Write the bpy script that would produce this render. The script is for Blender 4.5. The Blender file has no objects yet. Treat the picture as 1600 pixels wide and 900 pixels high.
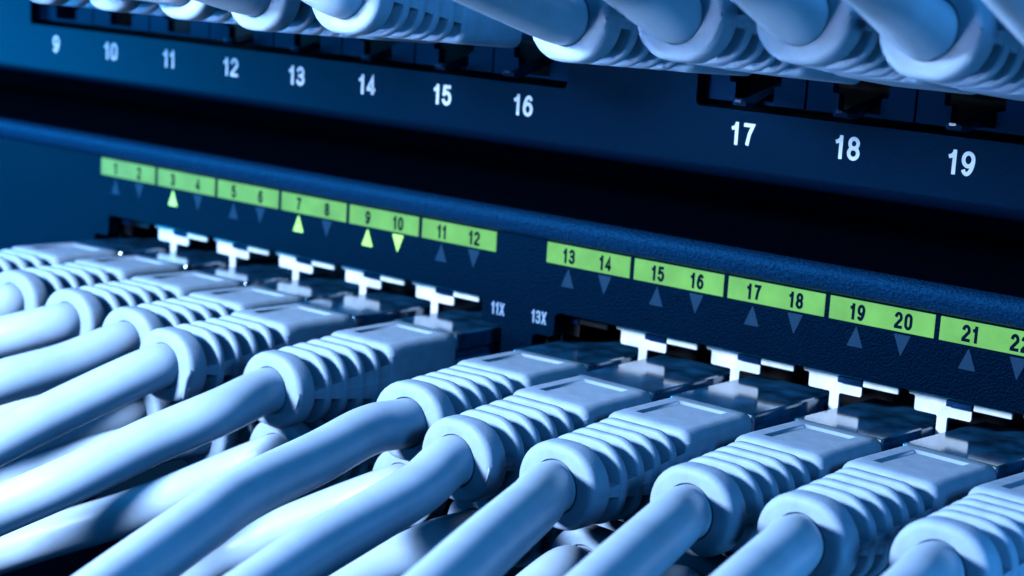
import bpy, bmesh, math, random
from mathutils import Vector, Matrix

# ---------------------------------------------------------------- scene, camera, light
S = 0.001                                   # the script works in millimetres
scn = bpy.context.scene
COL = scn.collection
random.seed(7)

cam_d = bpy.data.cameras.new("camera"); cam = bpy.data.objects.new("camera", cam_d); COL.objects.link(cam)
_R = Vector((0.7757271327, 0.6285100927, 0.0567668820)); _U = Vector((-0.1644736682, 0.1145112753, 0.9797119885))
_F = Vector((-0.6092584246, 0.7693258290, -0.1922028636))
m4 = Matrix(((_R.x, _U.x, -_F.x, 144.8929 * S), (_R.y, _U.y, -_F.y, -184.5033 * S), (_R.z, _U.z, -_F.z, 38.92607 * S), (0, 0, 0, 1)))
cam.matrix_world = m4
cam_d.sensor_width = 36.0; cam_d.lens = 36.0 * 2800.0 / 1600.0
cam_d.clip_start = 0.005; cam_d.clip_end = 20.0
cam_d.dof.use_dof = True; cam_d.dof.focus_distance = 0.197; cam_d.dof.aperture_fstop = 38.0
scn.camera = cam

w = bpy.data.worlds.new("World"); scn.world = w; w.use_nodes = True
bg = w.node_tree.nodes["Background"]; bg.inputs[0].default_value = (0.01, 0.25, 0.62, 1); bg.inputs[1].default_value = 0.6

def area(name, loc, target, sx, sy, power, color):
    d = bpy.data.lights.new(name, 'AREA'); d.shape = 'RECTANGLE'; d.size = sx * S; d.size_y = sy * S
    d.energy = power; d.color = color
    o = bpy.data.objects.new(name, d); COL.objects.link(o)
    o.location = Vector(loc) * S
    o.rotation_euler = (Vector(target) - Vector(loc)).to_track_quat('-Z', 'Y').to_euler()
    return o
area("key_light", (-62, -220, 78), (15, -30, 0), 42, 34, 1.75, (0.58, 0.74, 0.96))
area("low_light", (-70, -230, -32), (25, -34, 29), 120, 10, 0.018, (0.57, 0.75, 1.0)).data.spread = math.radians(24)
area("left_light", (-240, -95, 0), (-110, 0, 0), 70, 70, 0.8, (0.0, 0.40, 1.0))
area("side_light", (285, -105, 115), (25, -30, -14), 60, 50, 0.26, (0.10, 0.46, 1.0))

area("under_light", (190, -50, -55), (35, -30, 28), 40, 20, 0.009, (0.12, 0.50, 1.0)).data.spread = math.radians(60)
scn.cycles.diffuse_bounces = 0
scn.view_settings.view_transform = 'Standard'; scn.view_settings.look = 'None'
scn.view_settings.exposure = 0.0; scn.view_settings.gamma = 1.0

# ---------------------------------------------------------------- materials
def mat(name, col, rough=0.5, spec=0.5, ior=1.45, bump=0.0, bscale=2000.0, mott=0.0, mscale=150.0, bdist=0.0001, emit=None, estr=0.0, metal=0.0, coat=0.0, sss=0.0):
    m = bpy.data.materials.new(name); m.use_nodes = True
    nt = m.node_tree; b = nt.nodes["Principled BSDF"]
    b.inputs['Base Color'].default_value = (*col, 1); b.inputs['Roughness'].default_value = rough
    b.inputs['IOR'].default_value = ior; b.inputs['Specular IOR Level'].default_value = spec
    b.inputs['Metallic'].default_value = metal; b.inputs['Coat Weight'].default_value = coat; b.inputs['Coat Roughness'].default_value = 0.05
    if sss:
        b.inputs['Subsurface Weight'].default_value = sss; b.inputs['Subsurface Radius'].default_value = (0.6, 0.8, 1.0); b.inputs['Subsurface Scale'].default_value = 0.0006
    if emit: b.inputs['Emission Color'].default_value = (*emit, 1); b.inputs['Emission Strength'].default_value = estr
    tc = nt.nodes.new('ShaderNodeTexCoord')
    if bump:
        n = nt.nodes.new('ShaderNodeTexNoise'); n.inputs['Scale'].default_value = bscale; n.inputs['Detail'].default_value = 3
        bp = nt.nodes.new('ShaderNodeBump'); bp.inputs['Strength'].default_value = bump; bp.inputs['Distance'].default_value = bdist
        nt.links.new(tc.outputs['Object'], n.inputs['Vector']); nt.links.new(n.outputs['Fac'], bp.inputs['Height'])
        nt.links.new(bp.outputs['Normal'], b.inputs['Normal'])
    if mott:
        n2 = nt.nodes.new('ShaderNodeTexNoise'); n2.inputs['Scale'].default_value = mscale; n2.inputs['Detail'].default_value = 5
        rp = nt.nodes.new('ShaderNodeMapRange'); rp.inputs['From Min'].default_value = 0.3; rp.inputs['From Max'].default_value = 0.7
        rp.inputs['To Min'].default_value = 1 - mott; rp.inputs['To Max'].default_value = 1 + mott * 0.3
        mx = nt.nodes.new('ShaderNodeMix'); mx.data_type = 'RGBA'; mx.blend_type = 'MULTIPLY'; mx.inputs[0].default_value = 1
        mx.inputs[6].default_value = (*col, 1)
        nt.links.new(tc.outputs['Object'], n2.inputs['Vector']); nt.links.new(n2.outputs['Fac'], rp.inputs['Value'])
        nt.links.new(rp.outputs['Result'], mx.inputs[7]); nt.links.new(mx.outputs[2], b.inputs['Base Color'])
    return m
def tint(m, c):
    m.node_tree.nodes["Principled BSDF"].inputs['Specular Tint'].default_value = (*c, 1)
M_BOOT = mat("boot_plastic", (0.29, 0.41, 0.60), 0.55, 0.3, bump=0.3, bscale=3500, mott=0.14, mscale=500, sss=0.0)
M_CABLE = mat("cable_jacket", (0.40, 0.54, 0.75), 0.40, 0.4, bump=0.12, bscale=1100, mott=0.10, mscale=260)
M_CLEAR = mat("clear_plug_plastic", (0.010, 0.085, 0.20), 0.11, 0.5, ior=2.1, bump=0.07, bscale=420, coat=0.0, mott=0.8, mscale=300)
M_CORE = mat("plug_core_plastic", (0.05, 0.20, 0.42), 0.25, 0.5, bump=0.1, bscale=600)
M_PANEL = mat("dark_panel_paint", (0.0001, 0.0025, 0.010), 0.42, 0.095, bump=0.8, bscale=3600, bdist=0.0003, mott=0.55, mscale=3800)
M_PATCH = mat("patch_panel_paint", (0.0001, 0.0025, 0.010), 0.45, 0.075, bump=0.3, bscale=3200, mott=0.40, mscale=3800)
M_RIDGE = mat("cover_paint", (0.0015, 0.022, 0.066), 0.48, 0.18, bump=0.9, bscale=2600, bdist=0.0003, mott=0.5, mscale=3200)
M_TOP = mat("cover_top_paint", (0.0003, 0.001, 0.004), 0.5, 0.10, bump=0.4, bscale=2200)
M_LATCH = mat("latch_plastic", (0.002, 0.014, 0.045), 0.22, 0.5)
M_BLACK = mat("black_plastic", (0.0004, 0.001, 0.004), 0.5, 0.2)
M_JACK = mat("jack_plastic", (0.0010, 0.007, 0.028), 0.6, 0.1, bump=0.1)
M_METAL = mat("tinned_shield", (0.74, 0.77, 0.84), 0.40, 0.5, bump=0.15, bscale=800, mott=0.30, mscale=420)
M_BAR = mat("dark_light_guide", (0.001, 0.010, 0.04), 0.3, 0.15, ior=1.5)
M_WHITE = mat("white_print", (0.44, 0.50, 0.60), 0.6, 0.2)
M_GREY = mat("pale_print", (0.20, 0.30, 0.45), 0.6, 0.2)
M_GREEN = mat("glowing_green_strip", (0.03, 0.07, 0.015), 0.5, 0.12, emit=(0.135, 0.44, 0.105), estr=0.95, bump=0.1, bscale=1500)  # printed strips; the glow is added to keep them bright along the dark panel
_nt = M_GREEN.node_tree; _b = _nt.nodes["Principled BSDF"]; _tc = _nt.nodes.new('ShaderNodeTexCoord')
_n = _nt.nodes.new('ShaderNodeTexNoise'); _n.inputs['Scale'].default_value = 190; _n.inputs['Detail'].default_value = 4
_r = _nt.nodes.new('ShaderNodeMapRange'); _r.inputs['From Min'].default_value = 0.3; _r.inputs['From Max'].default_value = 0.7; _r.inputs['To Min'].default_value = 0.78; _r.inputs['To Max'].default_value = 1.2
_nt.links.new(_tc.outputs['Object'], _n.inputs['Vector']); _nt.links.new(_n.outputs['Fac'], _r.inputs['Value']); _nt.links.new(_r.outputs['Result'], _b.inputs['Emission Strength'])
M_INK = mat("dark_ink", (0.0005, 0.005, 0.016), 0.8, 0.02)
M_OFF = mat("unlit_arrow_lens", (0.007, 0.030, 0.066), 0.5, 0.04)
M_LIT = mat("lit_arrow_lens", (0.08, 0.25, 0.06), 0.4, 0.3, emit=(0.42, 1.0, 0.18), estr=1.25)
for _m in (M_PANEL, M_PATCH, M_RIDGE, M_JACK, M_TOP, M_BAR): tint(_m, (0.0, 0.35, 1.0))
tint(M_CLEAR, (0.70, 0.86, 1.0))
M_DARK = mat("rack_darkness", (0.0004, 0.0008, 0.003), 0.9, 0.0)

# ---------------------------------------------------------------- helpers
def link(name, verts, faces, m, parent=None, smooth=None):
    me = bpy.data.meshes.new(name); me.from_pydata([(v[0] * S, v[1] * S, v[2] * S) for v in verts], [], faces); me.validate(); me.update()
    bm = bmesh.new(); bm.from_mesh(me); bmesh.ops.recalc_face_normals(bm, faces=bm.faces); bm.to_mesh(me); bm.free()
    if smooth is not None:
        for p in me.polygons: p.use_smooth = True
        me.set_sharp_from_angle(angle=math.radians(smooth))
    o = bpy.data.objects.new(name, me); COL.objects.link(o); me.materials.append(m)
    if parent: o.parent = parent
    return o
def tag(o, label=None, cat=None, group=None, kind=None):
    if label: o["label"] = label
    if cat: o["category"] = cat
    if group: o["group"] = group
    if kind: o["kind"] = kind
    return o
def empty(name, loc=(0, 0, 0)):
    o = bpy.data.objects.new(name, None); COL.objects.link(o); o.location = Vector(loc) * S; o.empty_display_size = 0.005
    return o
def boxes_mesh(boxes, bev=0.0, seg=2):
    bm = bmesh.new()
    for (x0, x1, y0, y1, z0, z1) in boxes:
        vs = [bm.verts.new((x, y, z)) for x in (x0, x1) for y in (y0, y1) for z in (z0, z1)]
        fs = [bm.faces.new([vs[i] for i in f]) for f in ((0, 1, 3, 2), (4, 6, 7, 5), (0, 4, 5, 1), (2, 3, 7, 6), (0, 2, 6, 4), (1, 5, 7, 3))]
        if bev:
            es = list({e for f in fs for e in f.edges})
            bmesh.ops.bevel(bm, geom=es, offset=bev, segments=seg, profile=0.5, affect='EDGES')
    bm.verts.index_update(); bm.verts.ensure_lookup_table()
    v = [tuple(x.co) for x in bm.verts]; f = [[q.index for q in fc.verts] for fc in bm.faces]
    bm.free(); return v, f
def rounded(poly, r, seg=4):
    """2-D polygon with its corners rounded."""
    out = []; n = len(poly)
    for i in range(n):
        a, b, c = Vector(poly[i - 1]), Vector(poly[i]), Vector(poly[(i + 1) % n])
        u, v = (a - b), (c - b); rr = min(r, u.length * 0.45, v.length * 0.45)
        p, q = b + u.normalized() * rr, b + v.normalized() * rr
        for k in range(seg + 1):
            t = k / seg
            out.append(tuple(p * (1 - t) ** 2 + b * 2 * t * (1 - t) + q * t * t))
    return out
def plate(name, loops, y0, y1, m, parent, smooth=None):
    """Flat plate with holes: loops of (x, z); first is the outline. Front at y0, back at y1."""
    cu = bpy.data.curves.new(name, 'CURVE'); cu.dimensions = '2D'; cu.fill_mode = 'BOTH'; cu.extrude = (y1 - y0) / 2
    for lp in loops:
        sp = cu.splines.new('POLY'); sp.points.add(len(lp) - 1); sp.use_cyclic_u = True
        for pt, (x, z) in zip(sp.points, lp): pt.co = (x, z, 0, 1)
    tmp = bpy.data.objects.new("tmp", cu); COL.objects.link(tmp)
    dg = bpy.context.evaluated_depsgraph_get()
    me0 = bpy.data.meshes.new_from_object(tmp.evaluated_get(dg))
    v = [(q.co.x, (y0 + y1) / 2 - q.co.z, q.co.y) for q in me0.vertices]; f = [list(p.vertices) for p in me0.polygons]
    bpy.data.objects.remove(tmp); bpy.data.curves.remove(cu); bpy.data.meshes.remove(me0)
    o = link(name, v, f, m, parent)
    bm = bmesh.new(); bm.from_mesh(o.data); bmesh.ops.remove_doubles(bm, verts=bm.verts, dist=1e-7); bmesh.ops.recalc_face_normals(bm, faces=bm.faces); bm.to_mesh(o.data); bm.free()
    return o

# lettering: every character is a few strokes drawn in a unit box, swept to a constant width
def arc(cx, cy, rx, ry, a0, a1, n=14):
    return [(cx + rx * math.cos(math.radians(a0 + (a1 - a0) * i / n)), cy + ry * math.sin(math.radians(a0 + (a1 - a0) * i / n))) for i in range(n + 1)]
GLYPH = {
 '0': [arc(.5, .7, .5, .3, 0, 180) + arc(.5, .3, .5, .3, 180, 360) + [(1, .7)]],
 '1': [[(.66, 0), (.66, 1.0)], [(.62, .93), (.42, .80), (.16, .76)]],
 '2': [arc(.5, .71, .5, .29, 170, -25) + [(.06, .12), (0, 0)], [(0, 0), (1, 0)]],
 '3': [arc(.48, .74, .46, .26, 165, -75), arc(.48, .27, .52, .27, 75, -165), [(.36, .52), (.62, .52)]],
 '4': [[(.74, 0), (.74, 1), (0, .28), (0, .25), (1.05, .25)]],
 '5': [[(.95, 1), (.16, 1), (.06, .50)], arc(.48, .33, .52, .33, 140, -160)],
 '6': [arc(.5, .31, .5, .31, 0, 360, 24), arc(.62, .31, .62, .69, 180, 100) + arc(.56, .78, .38, .22, 90, 20)],
 '7': [[(0, 1), (1, 1), (.62, .55), (.42, 0)]],
 '8': [arc(.5, .755, .44, .245, 0, 360, 24), arc(.5, .265, .5, .265, 0, 360, 24)],
 '9': [arc(.5, .69, .5, .31, 0, 360, 24), arc(.38, .69, .62, .69, 0, -80) + arc(.44, .22, .38, .22, -90, -160)],
 'X': [[(0, 0), (1, 1)], [(0, 1), (1, 0)]],
}
def lettering(name, text, cx, cz, h, wd, gap, st, y, m, parent):
    verts, faces = [], []; n = len(text)
    adv = [wd * (0.72 if c == '1' else 1.0) for c in text]
    tot = sum(adv) + gap * (n - 1); x = cx - tot / 2; layer = 0
    for c, a in zip(text, adv):
        x0 = x - (wd * 0.16 if c == '1' else 0)
        for s in GLYPH[c]:
            pts = [Vector((x0 + st / 2 + u * (wd - st), cz - h / 2 + st / 2 + v * (h - st))) for u, v in s]
            pts = [p for i, p in enumerate(pts) if i == 0 or (p - pts[i - 1]).length > 1e-4]
            closed = (pts[0] - pts[-1]).length < 1e-3
            if closed: pts = pts[:-1]
            k = len(pts); base = len(verts); yy = y - 0.004 * layer; layer += 1
            for i in range(k):
                d1 = (pts[i] - pts[i - 1]).normalized() if (i > 0 or closed) else None
                d2 = (pts[(i + 1) % k] - pts[i]).normalized() if (i < k - 1 or closed) else None
                d1 = d1 or d2; d2 = d2 or d1
                t = (d1 + d2).normalized(); nn = Vector((-t.y, t.x)); f = 1 / max(0.45, nn.dot(Vector((-d1.y, d1.x))))
                p = pts[i].copy()
                if not closed and i == 0: p -= d2 * st * 0.5 * (1 if len(s) == 2 else 0.5)
                if not closed and i == k - 1: p += d1 * st * 0.5 * (1 if len(s) == 2 else 0.5)
                for sg in (-1, 1):
                    q = p + nn * (sg * st / 2 * f); verts.append((q.x, yy, q.y))
            for i in range(k if closed else k - 1):
                j = (i + 1) % k; faces.append([base + 2 * i, base + 2 * j, base + 2 * j + 1, base + 2 * i + 1])
        x += a + gap
    o = link(name, verts, faces, m, parent)
    return o

# ---------------------------------------------------------------- the setting
v, f = boxes_mesh([(-420, 380, 140, 142, -120, 200)]); tag(link("backdrop", v, f, M_DARK), "black depth of the rack behind the equipment", "backdrop", kind="structure")
v, f = boxes_mesh([(-420, 380, -320, 140, -100, -96)]); tag(link("floor", v, f, M_DARK), "black floor sheet closing the dark gaps under the cables", "floor", kind="structure")  # black sheets put in so the gaps look unlit instead of world blue

# ---------------------------------------------------------------- the switch
ZU, ZL = -18.0, -27.6                        # heights of the upper and lower rows of plugs
ZM = (ZU + ZL) / 2
def colx(k): return (k - 6) * 14.0 + (11.0 if k >= 6 else 3.0)
sw = tag(empty("network_switch"), "dark blue network switch with green numbered strips above two rows of ports", "network switch")

def group_hole(xa, xb):
    n, q, t, sh = 4.8, 8.4, -9.15, -12.6
    b, bs = 2 * ZM - t, 2 * ZM - sh
    return rounded([(xa - n, t), (xb + n, t), (xb + n, sh), (xb + q, sh), (xb + q, bs), (xb + n, bs), (xb + n, b), (xa - n, b), (xa - n, bs), (xa - q, bs), (xa - q, sh), (xa - n, sh)], 0.9, 5)
plate("front_panel", [[(-190, 0.3), (150, 0.3), (150, -42), (-190, -42)], group_hole(colx(0), colx(5)), group_hole(colx(6), colx(11))], 0, 2.2, M_PANEL, sw)
# top cover: rounded ridge in front, then the flat lid running back into the rack
prof = [(2.0, 0.32), (-0.5, 0.34), (-1.1, 0.46), (-1.6, 0.75), (-2.0, 1.2), (-2.5, 2.3), (-2.6, 2.75), (-2.5, 3.15), (-2.2, 3.5), (-1.7, 3.72), (-1.0, 3.80)]
def extrude_x(name, prof, x0, x1, m, parent, n=2, smooth=40):
    vs, fs = [], []; k = len(prof)
    for i in range(n):
        x = x0 + (x1 - x0) * i / (n - 1)
        vs += [(x, a, b) for a, b in prof]
    for i in range(n - 1):
        for j in range(k - 1): fs.append([i * k + j, i * k + j + 1, (i + 1) * k + j + 1, (i + 1) * k + j])
    return link(name, vs, fs, m, parent, smooth)
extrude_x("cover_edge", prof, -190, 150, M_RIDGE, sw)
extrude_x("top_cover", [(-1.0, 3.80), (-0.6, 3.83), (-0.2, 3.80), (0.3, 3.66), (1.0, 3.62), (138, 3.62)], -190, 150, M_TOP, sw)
# labels, numbers and arrows
LIT = {3, 7, 9, 10}
for k in range(12):
    xc = colx(k)
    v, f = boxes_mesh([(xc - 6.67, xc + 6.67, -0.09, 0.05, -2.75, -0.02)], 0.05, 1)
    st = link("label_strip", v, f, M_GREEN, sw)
    for j, dx in ((0, -3.0), (1, 2.85)):
        num = 2 * k + 1 + j
        lettering("printed_number", str(num), xc + dx, -1.42, 1.95, 1.02, 0.22, 0.38, -0.10, M_INK, st)
        if j == 0: tri = [(xc + dx - 1.05, -5.55), (xc + dx + 1.05, -5.55), (xc + dx, -3.05)]
        else: tri = [(xc + dx - 1.05, -3.05), (xc + dx, -5.55), (xc + dx + 1.05, -3.05)]
        a = plate("status_arrow", [rounded(tri, 0.12, 2)], -0.05, 0.05, M_LIT if num in LIT else M_OFF, sw)
        if num in LIT: tag(a, "lit green status arrow by number %d" % num)
lettering("port_marking", "11X", -3.45, -10.35, 1.75, 0.80, 0.16, 0.24, -0.02, M_GREY, sw)
lettering("port_marking", "13X", 3.6, -10.30, 1.75, 0.80, 0.16, 0.24, -0.02, M_GREY, sw)
# jack fronts: a bright tinned shield with two stepped openings per column
YM = 3.7
for k in range(12):
    xc = colx(k)
    def opening(s, zc):
        m_, n_, t_ = 6.38, 3.45, 2.6
        z_sh, z_n, z_t, z_b = zc + s * 5.65, zc + s * 7.45, zc + s * 8.2, zc - s * 4.3
        lp = [(xc - m_, z_b), (xc + m_, z_b), (xc + m_, z_sh), (xc + n_, z_sh), (xc + n_, z_n), (xc + t_, z_n), (xc + t_, z_t), (xc - t_, z_t), (xc - t_, z_n), (xc - n_, z_n), (xc - n_, z_sh), (xc - m_, z_sh)]
        return rounded(lp, 0.3, 3)
    sh = plate("jack_shield", [[(xc - 6.995, -7.6), (xc + 6.995, -7.6), (xc + 6.995, 2 * ZM + 7.6), (xc - 6.995, 2 * ZM + 7.6)], opening(1, ZU), opening(-1, ZL)], YM, YM + 0.35, M_METAL, sw)
    v, f = boxes_mesh([(xc - 6.4, xc - 3.1, YM - 0.75, YM - 0.02, -10.95, -10.15)], 0.15, 2)  # clear bar's refraction put into colour: dark half here, bright half next
    link("light_guide", v, f, M_BAR, sh)
    v, f = boxes_mesh([(xc - 3.05, xc + 1.6, YM - 0.65, YM - 0.05, -10.9, -10.05)], 0.15, 2)
    link("bright_guide_half", v, f, M_BLACK if k in (0, 6) else M_METAL, sh)
    if k in (0, 6, 5):                        # the end ports of a block have no bright shield beside them
        a, b = (-8.4, -3.2) if k != 5 else (3.2, 8.4)
        v, f = boxes_mesh([(xc + a, xc + b, YM - 0.18 if k != 5 else YM - 1.1, YM - 0.015, -12.7, -8.0), (xc + (a if k != 5 else 6.2), xc + (-6.2 if k != 5 else b), YM - 0.18, YM - 0.015, -37.5, -12.72)])
        link("end_cover", v, f, M_BLACK, sh)
v, f = boxes_mesh([(colx(0) - 9, colx(5) + 9, 15, 16, -38, -7), (colx(6) - 9, colx(11) + 9, 15, 16, -38, -7)])
link("socket_back", v, f, M_BLACK, sw)
v, f = boxes_mesh([(-190, 150, 4.2, 135, -60, -39.5), (-190, -92, 3.0, 135, -39.4, 0), (-4.0 - 0.2 + 0.6, 4.0 - 0.4, 2.3, 15, -39, -1)])
link("chassis", v, f, M_BLACK, sw)

# ---------------------------------------------------------------- the patch panel
pp = tag(empty("patch_panel"), "dark blue patch panel with large white port numbers above the switch", "patch panel")
PX = {9 + i: -99.8 + 14.1 * i for i in range(8)}; PX.update({17 + i: 32.6 + 14.1 * i for i in range(8)})
ZP = 29.7
holes = [rounded([(a - 7.0, 20.1), (b + 7.0, 20.1), (b + 7.0, 38.5), (a - 7.0, 38.5)], 0.8, 4) for a, b in ((PX[9], PX[16]), (PX[17], PX[24]))]
plate("face_plate", [[(-190, 13.2), (150, 13.2), (150, 46), (-190, 46)]] + holes, 0, 1.6, M_PATCH, pp)
extrude_x("folded_lip", [(0.0, 13.2), (0.05, 12.7), (0.3, 12.15), (0.8, 11.75), (1.5, 11.6), (40, 11.6)], -190, 150, M_PATCH, pp)
for n in range(9, 25):
    xc = PX[n]
    lettering("port_number", str(n), xc, 17.3, 2.75, 1.62, 0.42, 0.45, -0.02, M_WHITE, pp)
    def jk(): return rounded([(xc - 6.0, ZP + 5), (xc - 6.0, 24.6), (xc - 3.6, 24.6), (xc - 3.6, 23.2), (xc - 2.7, 23.2), (xc - 2.7, 21.3), (xc + 2.7, 21.3), (xc + 2.7, 23.2), (xc + 3.6, 23.2), (xc + 3.6, 24.6), (xc + 6.0, 24.6), (xc + 6.0, ZP + 5)], 0.2, 2)
    plate("wall_jack", [[(xc - 6.9, 20.9), (xc + 6.9, 20.9), (xc + 6.9, 38.0), (xc - 6.9, 38.0)], jk()], 1.9, 3.2, M_JACK, pp)
v, f = boxes_mesh([(PX[9] - 8, PX[16] + 8, 14, 15, 18, 40), (PX[17] - 8, PX[24] + 8, 14, 15, 18, 40), (PX[9] - 8, PX[16] + 8, 1.7, 14, 18.5, 19.9), (PX[17] - 8, PX[24] + 8, 1.7, 14, 18.5, 19.9)])
link("jack_tray", v, f, M_BLACK, pp)

# ---------------------------------------------------------------- cables: boot, clear plug, jacket
FT = [0.0, .25, .5, .70, .75, .80, .92, 1.0]
ANG = [11.25, 17, 22.5, 33.75, 45, 56.25, 67.5, 77, 83, 85.5, 90]
FS = [.25, .5, .75, .92, 1.0]
def quadrant(W, H, rc):
    """points from the top centre to the right middle, each with its zone"""
    rc = max(0.25, min(rc, W / 2 - 0.05, H / 2 - 0.05)); a, b = W / 2 - rc, H / 2 - rc; out = []
    for t in FT: out.append((a * t, H / 2))
    for g in ANG: out.append((a + rc * math.sin(math.radians(g)), b + rc * math.cos(math.radians(g))))
    for t in FS: out.append((W / 2, b * (1 - t)))
    return out
NQ = len(FT) + len(ANG) + len(FS)
def zone(i):                                  # 'top' bridge, deep slot, or side seam
    if i < len(FT) + 2: return 't'
    if i < len(FT) + 9: return 'd'
    return 's'
def ring(W, H, rc, y, dt=0.0, dd=0.0, ds=0.0, seam=0.0, panel=0.0):
    """closed ring of the section at y; dt, dd, ds: how far the top, slot and seam zones sink in"""
    Q = {}
    for d in {dt, dd, ds}: Q[d] = quadrant(W - 2 * d, H - 2 * d, rc - d)
    pts = []
    def pt(i, sx, sz):
        d = {'t': dt, 'd': dd, 's': ds}[zone(i)]; x, z = Q[d][i]
        if i == NQ - 1: x += seam
        if panel and sz > 0 and i <= 4: z -= panel if i < 4 else 0
        return (sx * x, y, sz * z)
    for i in range(NQ): pts.append(pt(i, 1, 1))
    for i in range(NQ - 2, -1, -1): pts.append(pt(i, 1, -1))
    for i in range(1, NQ): pts.append(pt(i, -1, -1))
    for i in range(NQ - 2, 0, -1): pts.append(pt(i, -1, 1))
    return pts
def boot_mesh():
    R = []
    def dims(y):                              # outer size along the boot
        if y > -22.3: return 11.6, 9.4, 1.35
        t = (-22.3 - y) / 15.7
        return 11.5 - 1.1 * t, 9.4 - 0.2 * t, 2.6 + 1.9 * min(1, t * 1.2)
    R.append(ring(10.6, 8.4, 1.0, -9.4)); R.append(ring(11.3, 9.1, 1.2, -9.45)); R.append(ring(11.6, 9.4, 1.35, -9.75))
    for y, pn in ((-11.3, 0), (-11.55, .32), (-19.6, .32), (-19.85, 0)): R.append(ring(11.6, 9.4, 1.35, y, panel=pn, seam=.04))
    for y, d in ((-21.5, 0), (-21.85, .08), (-22.15, .28), (-22.3, .6)): R.append(ring(11.6, 9.4, 1.5, y, d, d, d * 0.6))
    y = -22.3; gap, rib = 1.60, 1.19
    for g in range(5):
        for yy in (y - 0.03, y - gap + 0.03): R.append(ring(*dims(yy), yy, 1.35, 3.6, 0.28, .05))
        y -= gap
        if g < 4:
            for q, d in ((0, .36), (.07, .13), (.2, .02), (.5, 0), (.8, .02), (.93, .13), (1, .36)):
                yy = y - rib * q; R.append(ring(*dims(yy), yy, d, d, min(d, .26), .05))
            y -= rib
    for q, d in ((0, .45), (.25, .1), (.6, 0)): R.append(ring(*dims(y - q), y - q, d, d, min(d, .26), .05))
    R.append(ring(*dims(-37.2), -37.2, 0, 0, 0, .05))
    for yy, d in ((-37.55, .07), (-37.82, .26), (-37.97, .55), (-38.0, .95)): R.append(ring(*dims(yy), yy, d, d, d))
    n = len(R[0]); V = [p for r in R for p in r]; F = []
    def circ(r, y): return [(r * p[0] / math.hypot(p[0], p[2]), y, r * p[2] / math.hypot(p[0], p[2])) for p in R[-1]]
    for c in (circ(3.02, -38.0), circ(2.9, -37.85), circ(2.84, -36.5)): R.append(c); V += c
    for a in range(len(R) - 1):
        for j in range(n): F.append([a * n + j, a * n + (j + 1) % n, (a + 1) * n + (j + 1) % n, (a + 1) * n + j])
    V.append((0, -9.4, 0)); V.append((0, -36.5, 0)); c0, c1 = len(V) - 2, len(V) - 1; L = (len(R) - 1) * n
    for j in range(n): F.append([c0, (j + 1) % n, j]); F.append([c1, L + j, L + (j + 1) % n])
    return V, F
BV, BF = boot_mesh()
PLUG = boxes_mesh([(-5.85, 5.85, -9.6, 9, 2.3, 4.65), (-5.4, 5.4, -9.6, 9, -3.6, 2.1)], 0.35, 2)
CORE = boxes_mesh([(-5.55, 5.55, -9.5, -1.2, -2.9, 1.2)], 0.25, 2)
TAB = None
def catmull(P, per=10):
    out = []; P = [P[0] * 2 - P[1]] + P + [P[-1] * 2 - P[-2]]
    for i in range(1, len(P) - 2):
        p0, p1, p2, p3 = P[i - 1:i + 3]
        def tj(t, a, b): return t + max(1e-3, (b - a).length) ** 0.5
        t0 = 0; t1 = tj(t0, p0, p1); t2 = tj(t1, p1, p2); t3 = tj(t2, p2, p3)
        for k in range(per):
            t = t1 + (t2 - t1) * k / per
            A1 = p0 * ((t1 - t) / (t1 - t0)) + p1 * ((t - t0) / (t1 - t0)); A2 = p1 * ((t2 - t) / (t2 - t1)) + p2 * ((t - t1) / (t2 - t1)); A3 = p2 * ((t3 - t) / (t3 - t2)) + p3 * ((t - t2) / (t3 - t2))
            B1 = A1 * ((t2 - t) / (t2 - t0)) + A2 * ((t - t0) / (t2 - t0)); B2 = A2 * ((t3 - t) / (t3 - t1)) + A3 * ((t - t1) / (t3 - t1))
            out.append(B1 * ((t2 - t) / (t2 - t1)) + B2 * ((t - t1) / (t2 - t1)))
    out.append(P[-2].copy()); return out
def smooth_line(P, it=2):
    for _ in range(it):
        P = [P[0], P[1]] + [(P[i - 1] + P[i] * 2 + P[i + 1]) / 4 for i in range(2, len(P) - 1)] + [P[-1]]
    return P
def tube(P, r, nseg=28):
    V, F = [], []; t = (P[1] - P[0]).normalized(); u = t.orthogonal().normalized()
    for i, p in enumerate(P):
        t2 = (P[min(i + 1, len(P) - 1)] - P[max(i - 1, 0)]).normalized()
        u = (u - t2 * u.dot(t2)).normalized(); w_ = t2.cross(u)
        for j in range(nseg):
            a = 2 * math.pi * j / nseg; q = p + (u * math.cos(a) + w_ * math.sin(a)) * r; V.append(tuple(q))
    for i in range(len(P) - 1):
        for j in range(nseg): F.append([i * nseg + j, i * nseg + (j + 1) % nseg, (i + 1) * nseg + (j + 1) % nseg, (i + 1) * nseg + j])
    F.append(list(range(nseg))); F.append([(len(P) - 1) * nseg + j for j in range(nseg)][::-1])
    return V, F
proto = {}
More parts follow.
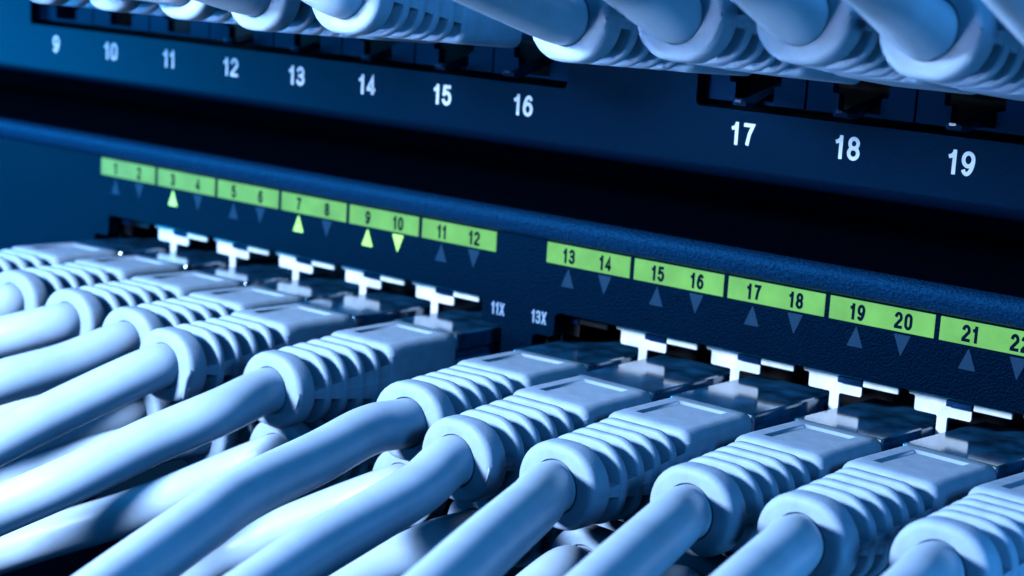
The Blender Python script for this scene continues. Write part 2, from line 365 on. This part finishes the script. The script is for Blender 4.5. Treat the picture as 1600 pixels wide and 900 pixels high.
def make_cable(x, z, q, path, label, group, latch=None):
    """q = x0, y0, z0, yaw, pitch: how this plug sits in its socket; path = points of the jacket in mm"""
    x0, y0, z0, yaw, pit = q
    root = tag(empty("network_cable", (x + x0, y0, z + z0)), label, "network cable", group)
    rot = Matrix.Rotation(yaw, 3, 'Z') @ Matrix.Rotation(pit, 3, 'X')
    root.rotation_euler = rot.to_euler()
    if not proto:
        proto['boot'] = link("boot", BV, BF, M_BOOT, root, 42); proto['plug'] = link("plug", *PLUG, M_CLEAR, root, 12)
        proto['plug_core'] = link("plug_core", *CORE, M_CORE, proto['plug'], 12)
        b, pl = proto['boot'], proto['plug']
    else:
        b = proto['boot'].copy(); pl = proto['plug'].copy(); co = proto['plug_core'].copy()
        for o, pa in ((b, root), (pl, root), (co, pl)): COL.objects.link(o); o.parent = pa
    if latch:
        s = latch
        vs = []
        for (yy, zz, hw, th) in ((-3.6, 7.7, 0.4, 0.3), (-3.2, 7.9, 0.9, 0.45), (-2.4, 8.0, 1.15, 0.5), (-1.4, 7.9, 1.15, 0.5), (1.5, 7.0, 1.0, 0.5), (8, 5.2, 1.0, 0.5)):
            vs += [(-hw, yy, s * zz), (hw, yy, s * zz), (hw, yy, s * (zz + th)), (-hw, yy, s * (zz + th))]
        fs = [[4 * i + j, 4 * i + (j + 1) % 4, 4 * i + 4 + (j + 1) % 4, 4 * i + 4 + j] for i in range(5) for j in range(4)] + [[0, 1, 2, 3], [20, 21, 22, 23]]
        link("latch", vs, fs, M_LATCH, root, 30)
    inv = rot.inverted(); org = Vector((x + x0, y0, z + z0))
    P = [Vector((0, -36.8, 0)), Vector((0, -39.0, 0))]
    for c in path:
        l = inv @ (Vector(c) - org)
        if len(P) == 2 and (l.y > -43.0): continue
        P.append(l)
    d = (P[-1] - P[-2]).normalized()
    up = latch is not None                    # patch-panel cables turn up out of the picture, the others sag away
    P += [P[-1] + d * 25 + inv @ Vector((0, 0, 10 if up else -3)), P[-1] + d * (42 if up else 60) + inv @ Vector((0, 0, 45 if up else -14))]
    V, F = tube(smooth_line(catmull(P), 5), 2.85)
    link("cable", V, F, M_CABLE, root, 60)
    return root, b
UPPER_PATHS = {
 1: [(-68.1,-39.7,-17.4), (-82.7,-44.7,-22.2)],
 2: [(-52.7,-39.1,-17.1), (-55.9,-42.0,-18.3), (-66.6,-48.8,-22.3)],
 3: [(-38.2,-40.8,-17.9), (-39.0,-44.2,-18.5), (-41.8,-52.0,-20.1), (-49.4,-61.7,-24.4)],
 4: [(-26.2,-44.3,-17.9), (-29.2,-51.4,-20.9), (-32.4,-58.7,-24.5), (-37.3,-67.8,-29.9)],
 5: [(-9.2,-44.0,-18.3), (-12.3,-52.4,-21.2), (-16.0,-60.1,-24.9), (-21.3,-66.5,-28.7), (-27.3,-75.0,-33.3)],
 6: [(12.8,-41.6,-16.1), (14.4,-50.9,-17.0), (17.7,-65.4,-17.5), (21.3,-74.2,-17.7), (26.2,-87.5,-18.6), (31.6,-100.4,-19.5)],
 7: [(25.2,-46.7,-18.7), (26.2,-56.7,-20.2), (28.1,-67.1,-21.0), (31.2,-79.2,-22.0), (35.1,-92.0,-23.1)],
 8: [(42.9,-50.1,-15.5), (49.6,-65.3,-14.3), (55.5,-78.6,-13.5), (61.5,-91.9,-12.8)],
 9: [(55.2,-44.3,-15.7), (57.5,-51.5,-15.5), (61.6,-63.7,-15.0), (66.4,-78.1,-14.8)],
 10: [(67.8,-43.2,-15.0), (70.0,-51.8,-14.7), (73.6,-64.4,-14.0), (77.9,-79.1,-13.5)],
 11: [(82.6,-46.8,-13.7), (84.5,-55.5,-13.2), (87.5,-68.7,-12.6)],
}
LOWER_PATHS = {
 3: [(-43.2,-35.7,-28.1), (-50.9,-45.5,-32.5), (-60.1,-54.1,-37.9)],
 4: [(-32.9,-33.2,-30.1), (-36.1,-35.9,-30.9), (-42.4,-41.5,-33.3), (-46.8,-48.4,-36.5), (-53.9,-58.1,-42.5)],
 5: [(-16.0,-32.8,-30.0), (-22.8,-36.4,-33.3), (-29.2,-39.7,-36.5), (-37.8,-44.9,-40.6), (-45.5,-49.3,-44.4), (-57.9,-55.6,-50.9)],
 6: [(3.8,-33.6,-28.3), (-2.7,-35.6,-31.7), (-8.1,-41.0,-35.9), (-10.9,-46.6,-39.2), (-14.0,-55.6,-44.5)],
 7: [(21.6,-38.8,-27.8), (18.1,-42.2,-30.3), (15.5,-47.6,-33.1), (12.5,-56.2,-37.2)],
 8: [(40.6,-41.5,-25.6), (40.3,-47.4,-27.5), (39.3,-54.0,-30.4)],
 9: [(55.8,-44.3,-22.9), (56.2,-52.2,-24.5)],
 10: [(69.5,-46.6,-23.3), (69.8,-54.6,-25.1)],
}
PATCH_PATHS = {
 11: [(-99.6,-30.4,26.1), (-97.7,-40.9,29.8)],
 12: [(-80.9,-30.9,27.3), (-80.4,-42.4,31.5)],
 13: [(-61.4,-32.0,28.6), (-60.9,-42.5,31.7), (-59.7,-53.7,35.4)],
 14: [(-42.5,-33.5,30.0), (-41.7,-42.7,32.3), (-40.7,-52.9,35.5)],
 15: [(-20.2,-33.9,30.8), (-17.3,-44.1,32.8), (-15.5,-54.9,35.8), (-13.3,-65.2,39.6)],
 16: [(-3.9,-35.0,31.9), (-0.3,-43.2,34.5), (3.3,-52.4,38.1)],
 17: [(29.6,-35.8,31.8), (32.9,-45.8,33.3), (35.5,-58.6,36.2), (38.8,-70.8,39.4)],
 18: [(41.9,-33.6,33.0), (45.0,-43.5,35.5), (48.4,-55.5,39.0)],
 19: [(55.7,-32.7,34.3), (58.7,-44.0,36.9), (62.2,-57.3,40.4)],
 20: [(69.8,-33.4,33.5), (72.3,-45.0,36.6), (75.0,-58.8,40.4)],
 21: [(84.9,-38.4,33.6), (87.1,-51.2,37.8), (89.3,-63.9,42.1)],
}
def flash(boot, pts, size):
    """a sliver of mould flash left on the boot"""
    V, F = [], []
    for i, (x, y, z, r) in enumerate(pts):
        V += [(x + r * math.cos(a) * 0.55, y + r * math.sin(a), z) for a in [k * math.pi / 4 for k in range(8)]]
    for i in range(len(pts) - 1):
        for j in range(8): F.append([8 * i + j, 8 * i + (j + 1) % 8, 8 * i + 8 + (j + 1) % 8, 8 * i + 8 + j])
    F += [list(range(8)), list(range(8 * (len(pts) - 1), 8 * len(pts)))[::-1]]
    link("mould_flash", V, F, M_BOOT, boot, 80)
UQ = {0: (0, 2.6, -0.1, 0.06, -0.05), 1: (0.097, 3.479, -0.126, 0.071, -0.056), 2: (0.151, 3.194, -0.331, 0.045, -0.05), 3: (-0.009, 2.16, -0.113, 0.046, -0.044),
      4: (-0.208, -1.689, 0.185, 0.003, -0.033), 5: (0.174, 2.891, -0.216, 0.007, -0.019), 6: (0.043, 1.818, -0.161, 0.053, -0.049),
      7: (-0.183, -2.117, 0.136, -0.025, -0.008), 8: (-0.424, -2.019, 0.199, -0.025, -0.016), 9: (0.226, 1.572, -0.278, -0.032, -0.03),
      10: (0.183, 1.459, -0.143, -0.064, -0.03), 11: (0.087, 1.204, 0.055, -0.047, -0.054)}
UPPER_PATHS[0] = [(-86, -50, -19), (-92, -70, -22)]
for k in range(12):
    r, b = make_cable(colx(k), ZU, UQ[k], UPPER_PATHS[k], "pale blue cable plugged into the upper switch port under green numbers %d and %d" % (2 * k + 1, 2 * k + 2), "cables in the upper row of switch ports")
    if k == 4: flash(b, [(5.2, -38.0, 0.5, .25), (5.3, -38.1, 0.1, .5), (5.0, -38.15, -0.8, .45), (4.7, -38.15, -2.0, .36), (4.5, -38.15, -3.1, .42), (4.45, -38.1, -3.5, .15)], 1)
    elif k in (5, 7): flash(b, [(5.0, -37.9, 0.6, .08), (5.25, -38.05, 0.1, .35), (5.0, -38.0, -0.7, .22), (4.7, -38.0, -1.6, .1)], 1)
LQ = {2: (0, 4.0, 0.1, 0.02, -0.03), 3: (0, 4.0, 0.1, 0.03, -0.03), 4: (0, 4.0, 0.0, 0.0, -0.03), 5: (0.13, 4.233, 0.106, 0.01, -0.033), 6: (0.127, 4.607, 0.162, -0.025, -0.055),
      7: (0.132, 4.263, 0.103, -0.075, 0.008), 8: (0.176, 4.428, 0.09, -0.045, 0.017), 9: (0.222, 5.5, 0.154, -0.072, 0.001), 10: (0.2, 4.5, 0.1, -0.06, 0.0)}
LOWER_PATHS[2] = [(-58, -46, -33), (-68, -56, -38)]
for k in range(2, 11):
    make_cable(colx(k), ZL, LQ[k], LOWER_PATHS[k], "shaded cable in the lower switch port directly below the plug of numbers %d and %d" % (2 * k + 1, 2 * k + 2), "cables in the lower row of switch ports")
PQ = {12: (0, 3.5, 0, 0.02, -0.01), 13: (0.1, 3.6, 0, 0.01, -0.01), 14: (0.107, 3.762, -0.028, 0.007, -0.009), 15: (0.11, 3.455, -0.048, 0.002, -0.001), 16: (-0.2, 0.0, 0.041, 0.09, -0.043),
      17: (0.069, 3.076, -0.025, -0.016, -0.01), 18: (0.043, 2.263, 0.043, -0.014, -0.044), 19: (0.043, 2.102, 0.078, -0.022, -0.068), 20: (0.042, 2.147, 0.043, -0.054, -0.061), 21: (0.0, 2.0, 0.05, -0.05, -0.05)}
for n in range(12, 22):
    q = PQ[n]; r, b = make_cable(PX[n], ZP, (q[0], q[1] - 0.8, q[2] - 0.7, q[3], q[4] - 0.045) if n != 16 else (q[0], q[1], q[2] - 0.3, q[3], q[4] - 0.016), PATCH_PATHS[n], "pale cable plugged into the patch panel just above white number %d" % n, "cables in the patch panel", latch=-1)
    if n >= 17: flash(b, [(4.9, -37.8, 0.5, .06), (5.3, -38.0, 0.1, .4), (5.1, -38.0, -0.4, .2), (4.9, -38.0, -0.8, .06)], 1)
